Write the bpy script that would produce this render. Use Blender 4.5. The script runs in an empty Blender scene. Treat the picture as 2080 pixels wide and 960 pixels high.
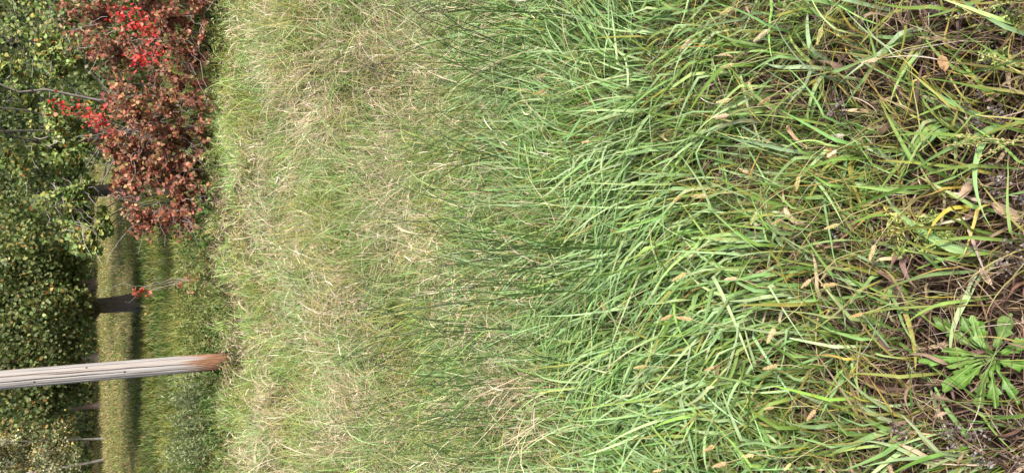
import bpy, math, random
import numpy as np
from mathutils import Vector, Matrix

S = bpy.context.scene
COL = S.collection
R = math.radians
random.seed(7)
rng = np.random.default_rng(11)

# ------------------------------------------------------------------ camera, sky, sun, exposure
CAM_H, PITCH, FPX = 1.6, R(32.0), 26.0 / 36.0 * 2080
FWD = np.array([0, math.cos(PITCH), -math.sin(PITCH)])
UP = np.array([0, math.sin(PITCH), math.cos(PITCH)])
RT = np.array([1.0, 0, 0])
cam_d = bpy.data.cameras.new('camera')
cam = bpy.data.objects.new('camera', cam_d)
COL.objects.link(cam)
m = Matrix.Identity(4)
for i in range(3):                       # phone held sideways: the photograph lies on its side (world up = picture left)
    m[i][0], m[i][1], m[i][2] = -UP[i], RT[i], -FWD[i]
m[2][3] = CAM_H
cam.matrix_world = m
cam_d.lens, cam_d.sensor_width, cam_d.clip_start, cam_d.clip_end = 26, 36, 0.02, 2000
S.camera = cam

SUN_EL, SUN_AZ = 54.0, 138.0             # azimuth clockwise from +Y
world = bpy.data.worlds.new('World')
S.world = world
world.use_nodes = True
wn, wl = world.node_tree.nodes, world.node_tree.links
wn.clear()
sky = wn.new('ShaderNodeTexSky')
sky.sky_type = 'NISHITA'
sky.sun_disc = False
sky.sun_elevation, sky.sun_rotation = R(SUN_EL), R(SUN_AZ)
sky.dust_density, sky.air_density = 4.0, 1.0
bg = wn.new('ShaderNodeBackground')
bg.inputs['Strength'].default_value = 0.10
wo = wn.new('ShaderNodeOutputWorld')
wl.new(sky.outputs[0], bg.inputs[0])
wl.new(bg.outputs[0], wo.inputs[0])
sd = bpy.data.lights.new('sun', 'SUN')
sd.energy, sd.angle, sd.color = 4.2, R(10), (1.0, 0.965, 0.90)
so = bpy.data.objects.new('sun', sd)
COL.objects.link(so)
a, e = R(SUN_AZ), R(SUN_EL)
so.rotation_euler = Vector((math.sin(a) * math.cos(e), math.cos(a) * math.cos(e), math.sin(e))).to_track_quat('Z', 'Y').to_euler()
so.location = (0, 0, 20)
S.view_settings.view_transform = 'Standard'
S.view_settings.look = 'None'
S.view_settings.exposure = 1.17
S.view_settings.gamma = 1.0
S.cycles.max_bounces = 6
S.cycles.diffuse_bounces = 4
S.cycles.transmission_bounces = 4
S.cycles.transparent_max_bounces = 4

# ------------------------------------------------------------------ helpers
def gz(x, y):                            # height of the ground
    x, y = np.asarray(x, float), np.asarray(y, float)
    f = np.clip((y - 1.2) / 2.5, 0, 1) * np.clip((16 - y) / 5, 0, 1)
    return f * (0.045 * np.sin(1.7 * x + 0.9 * y) + 0.035 * np.sin(2.9 * y - 1.1 * x + 1.3) + 0.03 * np.sin(4.1 * x + 2.0)) + 0.012 * np.sin(9 * x + 3 * y)

def nz(x, y, f=1.0, s=0.0):              # smooth noise about -1..1
    x, y = np.asarray(x, float) * f, np.asarray(y, float) * f
    return 0.4 * (np.sin(1.3 * x + 2.1 * y + s) + np.sin(-2.3 * x + 1.1 * y + 2.7 * s + 1) + 0.7 * np.sin(3.7 * x + 3.1 * y + 1.9 * s) + 0.6 * np.sin(5.3 * x - 4.7 * y + s * 3.3))

def ray(px, py):
    d = FWD * FPX - UP * (px - 1040) + RT * (480 - py)
    return d / np.linalg.norm(d)

def at(px, py, z=0.0):                   # where the line of sight meets the level z
    d = ray(px, py)
    t = (z - CAM_H) / d[2]
    return np.array([d[0] * t, d[1] * t, z])

def at_dist(px, py, y):                  # where it meets the upright plane y metres off
    d = ray(px, py)
    t = y / d[1]
    return np.array([d[0] * t, y, CAM_H + d[2] * t])

def halfw(y, margin=0.7):
    return 0.33 * (np.asarray(y) * 0.848 + 0.85) + margin

class Soup:
    def __init__(s):
        s.V, s.F, s.C, s.U, s.n = [], [], [], [], 0
    def add(s, V, F, C, U=None):
        V = np.asarray(V, float).reshape(-1, 3)
        C = np.asarray(C, float)
        if C.ndim == 1:
            C = np.tile(C, (len(V), 1))
        s.V.append(V); s.C.append(C.reshape(-1, 3))
        s.U.append(np.zeros((len(V), 2)) if U is None else np.asarray(U, float).reshape(-1, 2))
        s.F.append(np.asarray(F, np.int64).reshape(-1, 4) + s.n)
        s.n += len(V)
        return s
    def mesh(s, name, mat, smooth=True):
        V, F, C, U = np.concatenate(s.V), np.concatenate(s.F), np.concatenate(s.C), np.concatenate(s.U)
        me = bpy.data.meshes.new(name)
        me.vertices.add(len(V)); me.vertices.foreach_set('co', V.astype(np.float32).ravel())
        me.loops.add(F.size); me.loops.foreach_set('vertex_index', F.astype(np.int32).ravel())
        me.polygons.add(len(F)); me.polygons.foreach_set('loop_start', np.arange(0, F.size, 4, dtype=np.int32))
        me.polygons.foreach_set('use_smooth', np.full(len(F), smooth))
        me.update(calc_edges=True)
        ca = me.attributes.new('col', 'FLOAT_COLOR', 'POINT')
        ca.data.foreach_set('color', np.concatenate([np.clip(C, 0.002, 1), np.ones((len(C), 1))], 1).astype(np.float32).ravel())
        ua = me.attributes.new('buv', 'FLOAT2', 'POINT')
        ua.data.foreach_set('vector', U.astype(np.float32).ravel())
        me.materials.append(mat)
        return me

def obj(name, mesh, parent=None, label=None, cat=None, group=None, kind=None, loc=None):
    o = bpy.data.objects.new(name, mesh)
    COL.objects.link(o)
    if parent is not None:
        o.parent = parent
    if loc is not None:
        o.location = loc
    if label: o['label'] = label
    if cat: o['category'] = cat
    if group: o['group'] = group
    if kind: o['kind'] = kind
    return o

def build(soup, name, mat, parent=None, origin=None, **k):
    if origin is not None:
        org = np.asarray(origin, float)
        soup.V = [v - org for v in soup.V]
    return obj(name, soup.mesh(name, mat), parent, **k)

def pick(pal, n, var=0.12, jit=0.05):
    pal = np.asarray(pal, float)
    c = pal[rng.integers(0, len(pal), n)]
    return c * (1 + var * rng.standard_normal((n, 1))).clip(0.5, 1.7) * (1 + jit * rng.standard_normal((n, 3)))

# ---- grass blades, all at once
def blades(sp, root, az, el, L, W, droop, nseg=6, fold=0.0, zmin=0.01, turn=0.0, twist=0.0, roll=0.0,
           cb=(.1, .2, .05), ct=None, kink=0.0, p=1.4, tipp=2.2, csplit=1.0):
    B = len(root)
    f = lambda v: np.broadcast_to(np.asarray(v, float), (B,)).reshape(B, 1)
    az, el, L, W, droop, zmin, turn, twist, roll, kink = map(f, (az, el, L, W, droop, zmin, turn, twist, roll, kink))
    s = np.linspace(0, 1, nseg + 1)[None, :]
    ks = rng.uniform(0.35, 0.8, (B, 1))
    E = el - droop * s ** p - kink * (s > ks)
    A = az + turn * s
    T = np.stack([np.cos(E) * np.cos(A), np.cos(E) * np.sin(A), np.sin(E)], -1)
    st = T * (L / nseg)[..., None]
    P = np.concatenate([np.zeros((B, 1, 3)), np.cumsum(st[:, :-1], 1)], 1) + root[:, None, :]
    g = gz(P[..., 0], P[..., 1]) + zmin * np.minimum(1, s * 4)
    P[..., 2] = np.maximum(P[..., 2], g)
    Sd = np.stack([-np.sin(A), np.cos(A), np.zeros_like(A)], -1)
    N = np.cross(T, Sd)
    r = (roll + twist * s)[..., None]
    Sd, N = Sd * np.cos(r) + N * np.sin(r), N * np.cos(r) - Sd * np.sin(r)
    prof = np.minimum(1, 0.55 + s * 2.2) * (1 - s ** tipp) + 0.03
    w = (W * prof)[..., None] * 0.5
    cb = np.broadcast_to(np.asarray(cb, float), (B, 3))
    ct = cb if ct is None else np.broadcast_to(np.asarray(ct, float), (B, 3))
    q = (s ** csplit)[..., None]
    C = cb[:, None, :] * (1 - q) + ct[:, None, :] * q
    ns = nseg + 1
    uvs = np.broadcast_to(s * L, (B, ns))
    rnd = rng.uniform(0, 50, (B, 1)) * np.ones((1, ns))
    if fold:
        V = np.stack([P - Sd * w, P - N * w * fold * 2, P + Sd * w], 2)
        k, cu = 3, [0, .5, 1]
    else:
        V = np.stack([P - Sd * w, P + Sd * w], 2)
        k, cu = 2, [0, 1]
    C = np.repeat(C[:, :, None, :], k, 2)
    U = np.stack([np.stack([rnd + c * 1.0, uvs], -1) for c in cu], 2)
    base = (np.arange(B) * ns * k)[:, None, None]
    i = (np.arange(nseg) * k)[None, :, None]
    j = np.arange(k - 1)[None, None, :]
    q0 = base + i + j
    F = np.stack([q0, q0 + 1, q0 + k + 1, q0 + k], -1)
    sp.add(V, F, C, U)

def roots(y0, y1, density, margin=0.7, clump=0.0, per=20, ymin_fn=None):
    """scatter roots per square metre in the part of the field in view; clump = radius of tufts"""
    hw = halfw(y1, margin)
    area = (y1 - y0) * 2 * hw
    if clump:
        n = int(area * density / per)
        c = np.stack([rng.uniform(-hw, hw, n), rng.uniform(y0, y1, n)], 1)
        c = np.repeat(c, per, 0)
        ctr = c.copy()
        c = c + rng.standard_normal(c.shape) * clump
    else:
        n = int(area * density)
        c = np.stack([rng.uniform(-hw, hw, n), rng.uniform(y0, y1, n)], 1)
        ctr = c
    ok = (np.abs(c[:, 0]) < halfw(c[:, 1], margin))
    c, ctr = c[ok], ctr[ok]
    return np.column_stack([c, gz(c[:, 0], c[:, 1]) - 0.005]), ctr

CLEAR = [(*at(2010, 722)[:2], .115), (*at(1925, 478)[:2], .045), (*at(1915, 130)[:2], .04)]
def clear(rt, c, soft=.12):              # low plants that the grass leaves open to view
    m_ = np.ones(len(rt), bool); soft = soft + .22
    for x_, y_, r_ in CLEAR:
        m_ &= (np.hypot(rt[:, 0] - x_, (rt[:, 1] - y_ + r_ * .5) / 1.3) > r_) | (rng.uniform(size=len(rt)) < soft)
    return rt[m_], c[m_]

# ---- leaves from a small template (all quads)
def leaf_template(kind):
    if kind == 'oval':
        o = [(0, 0), (.22, .3), (.5, .42), (.8, .25), (1, 0)]
    elif kind == 'round':
        o = [(0, 0), (.2, .42), (.5, .5), (.82, .36), (1, 0)]
    elif kind == 'lance':
        o = [(0, 0), (.25, .13), (.5, .15), (.8, .08), (1, 0)]
    elif kind == 'lobed':
        o = [(0, 0), (.08, .3), (.3, .32), (.38, .58), (.6, .3), (.75, .34), (1, 0)]
    V, F = [], []
    for x, y in o:
        V += [(x, y, .16 * y - .10 * x * x), (x, 0, -.10 * x * x), (x, -y, .16 * y - .10 * x * x)]
    for i in range(len(o) - 1):
        a = i * 3
        F += [(a, a + 1, a + 4, a + 3), (a + 1, a + 2, a + 5, a + 4)]
    return np.array(V, float), np.array(F)

def small_leaf():                        # two quads: for leaves a few pixels across
    V = np.array([(0, 0, 0), (.5, .45, .1), (1, 0, -.05), (.5, -.45, .1), (.5, 0, 0)], float)
    return V, np.array([(0, 4, 2, 1), (0, 3, 2, 4)])
TPL = {k: leaf_template(k) for k in ('oval', 'round', 'lance', 'lobed')}
TPL['small'] = small_leaf()

def frames(d, n):
    d = d / np.linalg.norm(d, axis=1, keepdims=True)
    s = np.cross(n, d); s /= np.linalg.norm(s, axis=1, keepdims=True) + 1e-9
    return d, s, np.cross(d, s)

def leaves(sp, pos, d, n, size, cols, kind='small', aspect=1.0):
    tv, tf = TPL[kind]
    d, s, n = frames(d, n)
    size = np.broadcast_to(np.asarray(size, float), (len(pos),))
    V = pos[:, None, :] + size[:, None, None] * (tv[None, :, 0:1] * d[:, None] + tv[None, :, 1:2] * aspect * s[:, None] + tv[None, :, 2:3] * n[:, None])
    F = tf[None] + (np.arange(len(pos)) * len(tv))[:, None, None]
    C = np.repeat(cols[:, None, :], len(tv), 1)
    U = np.stack([tv[None, :, 1] + rng.uniform(0, 50, (len(pos), 1)), np.broadcast_to(tv[None, :, 0], (len(pos), len(tv)))], -1)
    sp.add(V, F, C, U)

def rand_dirs(n, z=0.0, sd=1.0):
    v = rng.standard_normal((n, 3)) * sd
    v[:, 2] += z
    return v / np.linalg.norm(v, axis=1, keepdims=True)

# ---- tubes
def tube(sp, pts, r0, r1, sides=5, col=(.2, .15, .1), col1=None, wob=0.0):
    pts = np.asarray(pts, float)
    n = len(pts)
    T = np.gradient(pts, axis=0)
    T /= np.linalg.norm(T, axis=1, keepdims=True) + 1e-9
    ref = np.array([0.31, 0.17, 0.93]) if abs(T[0, 2]) < .8 else np.array([1.0, 0.1, 0])
    A = np.cross(T, ref); A /= np.linalg.norm(A, axis=1, keepdims=True)
    B = np.cross(T, A)
    r = np.linspace(r0, r1, n)[:, None] * (1 + wob * rng.standard_normal((n, sides)))
    th = np.linspace(0, 2 * math.pi, sides, endpoint=False)
    V = pts[:, None] + r[..., None] * (np.cos(th)[None, :, None] * A[:, None] + np.sin(th)[None, :, None] * B[:, None])
    i = (np.arange(n - 1) * sides)[:, None]
    j = np.arange(sides)[None]; j2 = (j + 1) % sides
    F = np.stack([i + j, i + j2, i + sides + j2, i + sides + j], -1)
    q = np.linspace(0, 1, n)[:, None, None]
    C = np.asarray(col)[None, None] * (1 - q) + np.asarray(col if col1 is None else col1)[None, None] * q
    U = np.stack([np.broadcast_to(th * r0, (n, sides)), np.broadcast_to(np.linspace(0, 1, n)[:, None] * np.linalg.norm(pts[-1] - pts[0]), (n, sides))], -1)
    sp.add(V, F, np.broadcast_to(C, (n, sides, 3)), U)

def arc(p0, p1, n=7, sag=0.0, jit=0.0, up=0.0):
    """curved line from p0 to p1; up > 0 leaves p0 steeply first"""
    p0, p1 = np.asarray(p0, float), np.asarray(p1, float)
    t = np.linspace(0, 1, n)[:, None]
    L = np.linalg.norm(p1 - p0)
    c = p0 + (p1 - p0) * np.array([.25, .25, .6 + up])
    P = (1 - t) ** 2 * p0 + 2 * t * (1 - t) * c + t ** 2 * p1
    P[1:-1] += rng.standard_normal((n - 2, 3)) * jit * L
    P[:, 2] -= sag * L * (t[:, 0] ** 2)
    return P

# ------------------------------------------------------------------ materials
def mat_new(name):
    mt = bpy.data.materials.new(name)
    mt.use_nodes = True
    nt = mt.node_tree
    nt.nodes.clear()
    return mt, nt, nt.nodes, nt.links

def plant_mat(name, rough=0.5, spec=0.35, trans=0.3, streak=0.18, freq=(22, 6), speck=0.0, speck_col=(.25, .12, .03), objcol=False, tmul=1.25):
    mt, nt, N, Lk = mat_new(name)
    out = N.new('ShaderNodeOutputMaterial')
    if objcol:
        a = N.new('ShaderNodeObjectInfo'); colout = a.outputs['Color']
    else:
        a = N.new('ShaderNodeAttribute'); a.attribute_name = 'col'; colout = a.outputs['Color']
    u = N.new('ShaderNodeAttribute'); u.attribute_name = 'buv'
    mp = N.new('ShaderNodeMapping'); mp.inputs['Scale'].default_value = (freq[0], freq[1], 1)
    Lk.new(u.outputs['Vector'], mp.inputs['Vector'])
    nzt = N.new('ShaderNodeTexNoise'); nzt.inputs['Scale'].default_value = 1.0; nzt.inputs['Detail'].default_value = 2
    Lk.new(mp.outputs[0], nzt.inputs['Vector'])
    mr = N.new('ShaderNodeMapRange')
    mr.inputs[1].default_value, mr.inputs[2].default_value = .25, .75
    mr.inputs[3].default_value, mr.inputs[4].default_value = 1 - streak, 1 + streak
    Lk.new(nzt.outputs[0], mr.inputs[0])
    mul = N.new('ShaderNodeVectorMath'); mul.operation = 'SCALE'
    Lk.new(colout, mul.inputs[0]); Lk.new(mr.outputs[0], mul.inputs['Scale'])
    c = mul.outputs[0]
    if speck:
        n2 = N.new('ShaderNodeTexNoise'); n2.inputs['Scale'].default_value = 60; n2.inputs['Detail'].default_value = 3
        g = N.new('ShaderNodeNewGeometry'); Lk.new(g.outputs['Position'], n2.inputs['Vector'])
        r2 = N.new('ShaderNodeMapRange'); r2.inputs[1].default_value, r2.inputs[2].default_value = .60, .70
        r2.inputs[3].default_value, r2.inputs[4].default_value = 0, speck
        Lk.new(n2.outputs[0], r2.inputs[0])
        mx = N.new('ShaderNodeMix'); mx.data_type = 'RGBA'
        Lk.new(r2.outputs[0], mx.inputs['Factor']); Lk.new(c, mx.inputs['A']); mx.inputs['B'].default_value = (*speck_col, 1)
        c = mx.outputs['Result']
    b = N.new('ShaderNodeBsdfPrincipled')
    b.inputs['Roughness'].default_value = rough
    b.inputs['Specular IOR Level'].default_value = spec
    Lk.new(c, b.inputs['Base Color'])
    if trans > 0:
        t = N.new('ShaderNodeBsdfTranslucent')
        tm = N.new('ShaderNodeVectorMath'); tm.operation = 'MULTIPLY'; tm.inputs[1].default_value = (tmul * 1.0, tmul * 1.08, tmul * .75)
        Lk.new(c, tm.inputs[0]); Lk.new(tm.outputs[0], t.inputs['Color'])
        ms = N.new('ShaderNodeMixShader'); ms.inputs[0].default_value = trans
        Lk.new(b.outputs[0], ms.inputs[1]); Lk.new(t.outputs[0], ms.inputs[2]); Lk.new(ms.outputs[0], out.inputs[0])
    else:
        Lk.new(b.outputs[0], out.inputs[0])
    return mt

M_grass = plant_mat('green_grass', .5, .22, .3, .16, (9, 4), speck=.35)
M_broad = plant_mat('broad_grass', .52, .15, .28, .22, (9, 5), speck=.55)
M_straw = plant_mat('straw', .7, .2, .25, .22, (6, 9))
M_thatch = plant_mat('dead_grass', .8, .15, .15, .35, (5, 14), speck=.5, speck_col=(.05, .03, .02))
M_rush = plant_mat('rush', .4, .3, .0, .2, (6, 5))
M_leaf = plant_mat('bush_leaf', .55, .3, .3, .2, (4, 4))
M_leafobj = plant_mat('bush_leaf_single', .5, .3, .25, .3, (6, 3), speck=.35, speck_col=(.06, .03, .02), objcol=True)
M_dand = plant_mat('dandelion_leaf', .5, .35, .2, .15, (3, 3), speck=.25, speck_col=(.05, .12, .02))
M_bark = plant_mat('bark', .9, .1, 0, .45, (60, 9))
M_twig = plant_mat('twig', .8, .15, 0, .3, (20, 30))
M_fluff = plant_mat('seed_fluff', .8, .1, .35, .1, (3, 3))

def ground_mat():
    mt, nt, N, Lk = mat_new('soil_and_turf')
    out = N.new('ShaderNodeOutputMaterial')
    g = N.new('ShaderNodeNewGeometry')
    n1 = N.new('ShaderNodeTexNoise'); n1.inputs['Scale'].default_value = 28; n1.inputs['Detail'].default_value = 8
    n2 = N.new('ShaderNodeTexNoise'); n2.inputs['Scale'].default_value = .8; n2.inputs['Detail'].default_value = 5
    for n in (n1, n2): Lk.new(g.outputs['Position'], n.inputs['Vector'])
    r = N.new('ShaderNodeValToRGB')
    r.color_ramp.elements[0].position, r.color_ramp.elements[0].color = .35, (.010, .007, .005, 1)
    r.color_ramp.elements[1].position, r.color_ramp.elements[1].color = .7, (.045, .03, .018, 1)
    Lk.new(n1.outputs[0], r.inputs[0])
    r2 = N.new('ShaderNodeValToRGB')
    r2.color_ramp.elements[0].position, r2.color_ramp.elements[0].color = .35, (.05, .075, .02, 1)
    r2.color_ramp.elements[1].position, r2.color_ramp.elements[1].color = .65, (.15, .12, .045, 1)
    Lk.new(n2.outputs[0], r2.inputs[0])
    sx = N.new('ShaderNodeSeparateXYZ'); Lk.new(g.outputs['Position'], sx.inputs[0])
    mr = N.new('ShaderNodeMapRange'); mr.inputs[1].default_value, mr.inputs[2].default_value = 9, 12.5
    Lk.new(sx.outputs['Y'], mr.inputs[0])
    mx = N.new('ShaderNodeMix'); mx.data_type = 'RGBA'
    Lk.new(mr.outputs[0], mx.inputs['Factor']); Lk.new(r.outputs[0], mx.inputs['A']); Lk.new(r2.outputs[0], mx.inputs['B'])
    b = N.new('ShaderNodeBsdfPrincipled'); b.inputs['Roughness'].default_value = .95; b.inputs['Specular IOR Level'].default_value = .1
    Lk.new(mx.outputs['Result'], b.inputs['Base Color'])
    bp = N.new('ShaderNodeBump'); bp.inputs['Strength'].default_value = .6; bp.inputs['Distance'].default_value = .02
    Lk.new(n1.outputs[0], bp.inputs['Height']); Lk.new(bp.outputs[0], b.inputs['Normal'])
    Lk.new(b.outputs[0], out.inputs[0])
    return mt

# ------------------------------------------------------------------ ground
xs = np.concatenate([[-900, -300, -100, -40, -20], np.linspace(-10, 10, 121), [20, 40, 100, 300, 900]])
ys = np.concatenate([[-900, -200, -40, -8, -2], np.linspace(0, 18, 121), [20, 24, 30, 40, 60, 100, 300, 900]])
X, Y = np.meshgrid(xs, ys)
nx = len(xs)
q = (np.arange(len(ys) - 1)[:, None] * nx + np.arange(nx - 1)[None])
sp = Soup().add(np.stack([X, Y, gz(X, Y)], -1), np.stack([q, q + 1, q + nx + 1, q + nx], -1), (.05, .04, .02))
build(sp, 'ground', ground_mat(), kind='structure', label='dark soil under the grass running on to the far lawn and woods')

# ------------------------------------------------------------------ palettes (linear)
G_BRIGHT = [(.155, .255, .06), (.19, .29, .085), (.125, .21, .04), (.22, .31, .11), (.10, .175, .035), (.17, .24, .06)]
G_BLUE = [(.21, .32, .13), (.25, .35, .16), (.17, .28, .095), (.28, .37, .18), (.145, .245, .08)]
G_DARK = [(.045, .09, .015), (.065, .12, .02), (.055, .10, .025), (.075, .12, .012)]
G_OLIVE = [(.18, .19, .04), (.22, .22, .055), (.15, .16, .03), (.21, .19, .05), (.26, .25, .08)]
STRAW = [(.48, .38, .26), (.56, .47, .34), (.42, .32, .20), (.34, .25, .16), (.62, .54, .41), (.44, .32, .25), (.26, .18, .12)]
THATCH = [(.13, .078, .05), (.22, .14, .10), (.08, .045, .027), (.055, .03, .018), (.24, .165, .11), (.13, .08, .065), (.04, .024, .016), (.06, .035, .02)]
YELLOW = [(.42, .34, .06), (.45, .40, .12), (.38, .25, .05)]

def n_(k, s=1.0): return rng.standard_normal(k) * s
def u_(lo, hi, k): return rng.uniform(lo, hi, k)

# ------------------------------------------------------------------ the mown lawn beyond and the rough field
def keep(rt, ctr, mask): return rt[mask], ctr[mask]

# thatch on the soil, near
sp = Soup()
rt, c = clear(*roots(.25, 2.7, 3400, 1.25), .5)
k = len(rt)
blades(sp, rt, u_(0, 6.28, k), u_(-.1, .9, k), u_(.04, .2, k), u_(.0012, .0045, k), u_(.3, 2.2, k), 6, 0, u_(.002, .075, k),
       n_(k, 1.0), n_(k, 1.8), n_(k, .8), pick(THATCH, k, .25), pick(THATCH + STRAW[:2], k, .2))
rt, c = roots(2.5, 9.0, 900, 1.25)
k = len(rt)
blades(sp, rt, u_(0, 6.28, k), u_(0, 1.0, k), u_(.08, .25, k), u_(.002, .005, k) * np.interp(rt[:, 1], [3, 8], [1, 1.7]), u_(.3, 2.2, k), 4, 0, u_(.002, .08, k),
       n_(k, .8), n_(k, 1.2), n_(k, .6), pick(THATCH + STRAW[:2], k, .25))
rt, c = roots(.3, 2.4, 1300, 1.25, .05, 8)
k = len(rt)
blades(sp, rt, u_(0, 6.28, k), u_(.1, 1.3, k), u_(.10, .26, k), u_(.0011, .0022, k), u_(.2, 2.2, k), 8, 0, u_(.02, .12, k),
       n_(k, 1.2), n_(k, 1.2), n_(k, .6), pick(THATCH[:2] + THATCH[4:6] + STRAW[2:] + YELLOW[:1], k, .2) * .6, tipp=6)
build(sp, 'dead_grass', M_thatch, kind='stuff', cat='dead grass', label='brown and tan dead grass litter lying on the dark soil under the near grass')

# wide crumpled dead leaves of grass
sp = Soup()
rt, c = clear(*roots(.3, 1.6, 330, 1.2), .1)
k = len(rt)
blades(sp, rt, u_(0, 6.28, k), u_(-.1, .7, k), u_(.06, .18, k), u_(.006, .013, k), u_(.5, 2.5, k), 9, .35, u_(.01, .11, k),
       n_(k, 1.4), n_(k, 2.5), n_(k, .8), pick(THATCH[:2] + THATCH[4:6] + STRAW[2:4] + STRAW[6:], k, .2))
build(sp, 'curled_dead_leaves', M_thatch, kind='stuff', cat='dead leaves', label='curled pinkish brown withered grass leaves among the near blades')

# fine green blades, near
PB = lambda x, y: y + .38 * nz(x, y, .9, 6)        # ragged, not straight, limits between the kinds of sward
def flow(x, y, f, sd, amp=1.25): return math.pi / 2 + .12 + amp * nz(x, y, f, sd)
sp = Soup()
for y0, y1, dn, pal in ((.25, 1.0, 750, G_DARK * 2 + G_BRIGHT + G_OLIVE), (.95, 1.4, 1400, G_DARK * 2 + G_BRIGHT + G_OLIVE[:2]), (1.35, 2.0, 2500, G_DARK * 2 + G_BRIGHT), (1.9, 3.2, 4600, G_BRIGHT * 2 + G_DARK[:2])):
    rt, c = clear(*roots(y0, y1, dn, 1.25, .035, 24))
    k = len(rt)
    lean = np.where(rng.uniform(size=k) < .25, u_(0, 6.28, k), flow(c[:, 0], c[:, 1], 2.4, 1) + n_(k, .4))
    blades(sp, rt, lean, u_(.4, 1.5, k), u_(.12, .32, k) * np.interp(rt[:, 1], [.5, 1.6], [.6, 1]), u_(.0018, .0036, k), u_(.4, 2.0, k), 7, 0, u_(.01, .12, k),
           n_(k, .5), n_(k, .8), n_(k, .4), pick(pal, k, .2), pick(pal + G_OLIVE[:1] + YELLOW[:1], k, .2))
rt, c = clear(*roots(.4, 2.4, 430, 1.25, .05, 12))
k = len(rt)
blades(sp, rt, flow(c[:, 0], c[:, 1], 2.4, 1) + n_(k, .9), u_(.2, 1.3, k), u_(.10, .28, k), u_(.002, .006, k), u_(.5, 2.3, k), 8, 0, u_(.01, .13, k),
       n_(k, .8), n_(k, 1.1), n_(k, .5), pick(G_OLIVE + YELLOW[:1], k, .2) * .75, pick([(.32, .19, .06), (.36, .29, .11), (.24, .13, .07), (.38, .33, .14), (.30, .20, .13), (.18, .10, .06)], k, .2), csplit=1.4)
build(sp, 'fine_grass', M_grass, kind='stuff', cat='grass', label='fine green grass blades filling the near field between the broad blades')

# broad blades, middle of the photo: long, arching, combed into tufts
sp = Soup()
rt, c = roots(.3, 4.2, 3000, 1.25, .04, 12)
yy_ = PB(c[:, 0], c[:, 1])
pk = np.interp(yy_, [.2, .8, 1.05, 1.35, 1.8, 2.2, 2.7, 3.3, 4.0], [.05, .08, .17, .38, .8, .85, .35, .10, .02])
pk = pk * np.clip(1 + .5 * nz(c[:, 0], c[:, 1], 4.5, 9), .3, 1.3)
# whole tufts come and go together
tuft = np.repeat(rng.uniform(size=len(c) // 1 + 1), 1)[:len(c)]
rt, c = keep(rt, c, tuft < pk)
rt, c = clear(rt, c, 0)
k = len(rt); Y_ = rt[:, 1]
stray = rng.uniform(size=k) < .14
fl = flow(c[:, 0], c[:, 1], 2.0, 1)
lean = np.where(stray, u_(0, 6.28, k), fl + n_(k, .33))
cc = np.where(rng.uniform(size=(k, 1)) < np.clip(.3 + (Y_ - .9) * .7, .3, .85)[:, None], pick(G_BLUE, k, .14), pick(G_BRIGHT * 2 + G_DARK[:2] + G_OLIVE[:2], k, .22))
cc = cc * np.clip(1 + .16 * nz(c[:, 0], c[:, 1], 7, 3), .75, 1.3)[:, None]
tips = np.where(rng.uniform(size=(k, 1)) < .08, pick(YELLOW + STRAW[:2], k), cc * 1.05)
W = u_(.0032, .0098, k) * np.interp(Y_, [.6, 1.4, 1.9, 2.4, 3.4], [.85, 1.08, .88, .68, .5])
Ls = np.interp(Y_, [.5, 1.0, 1.6, 2.6], [.5, .62, .95, .9])
blades(sp, rt, lean, u_(.55, 1.4, k), u_(.20, .46, k) * Ls, W, u_(.7, 2.2, k), 12, .14, u_(.03, .17, k),
       n_(k, .4) + .5 * nz(c[:, 0], c[:, 1], 3.1, 4), n_(k, .5), n_(k, .4), cc * .95, tips, kink=np.where(rng.uniform(size=k) < .10, .9, 0), csplit=3)
build(sp, 'broad_grass', M_broad, kind='stuff', cat='grass', label='lush broad bladed light green grass across the middle of the field')

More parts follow.
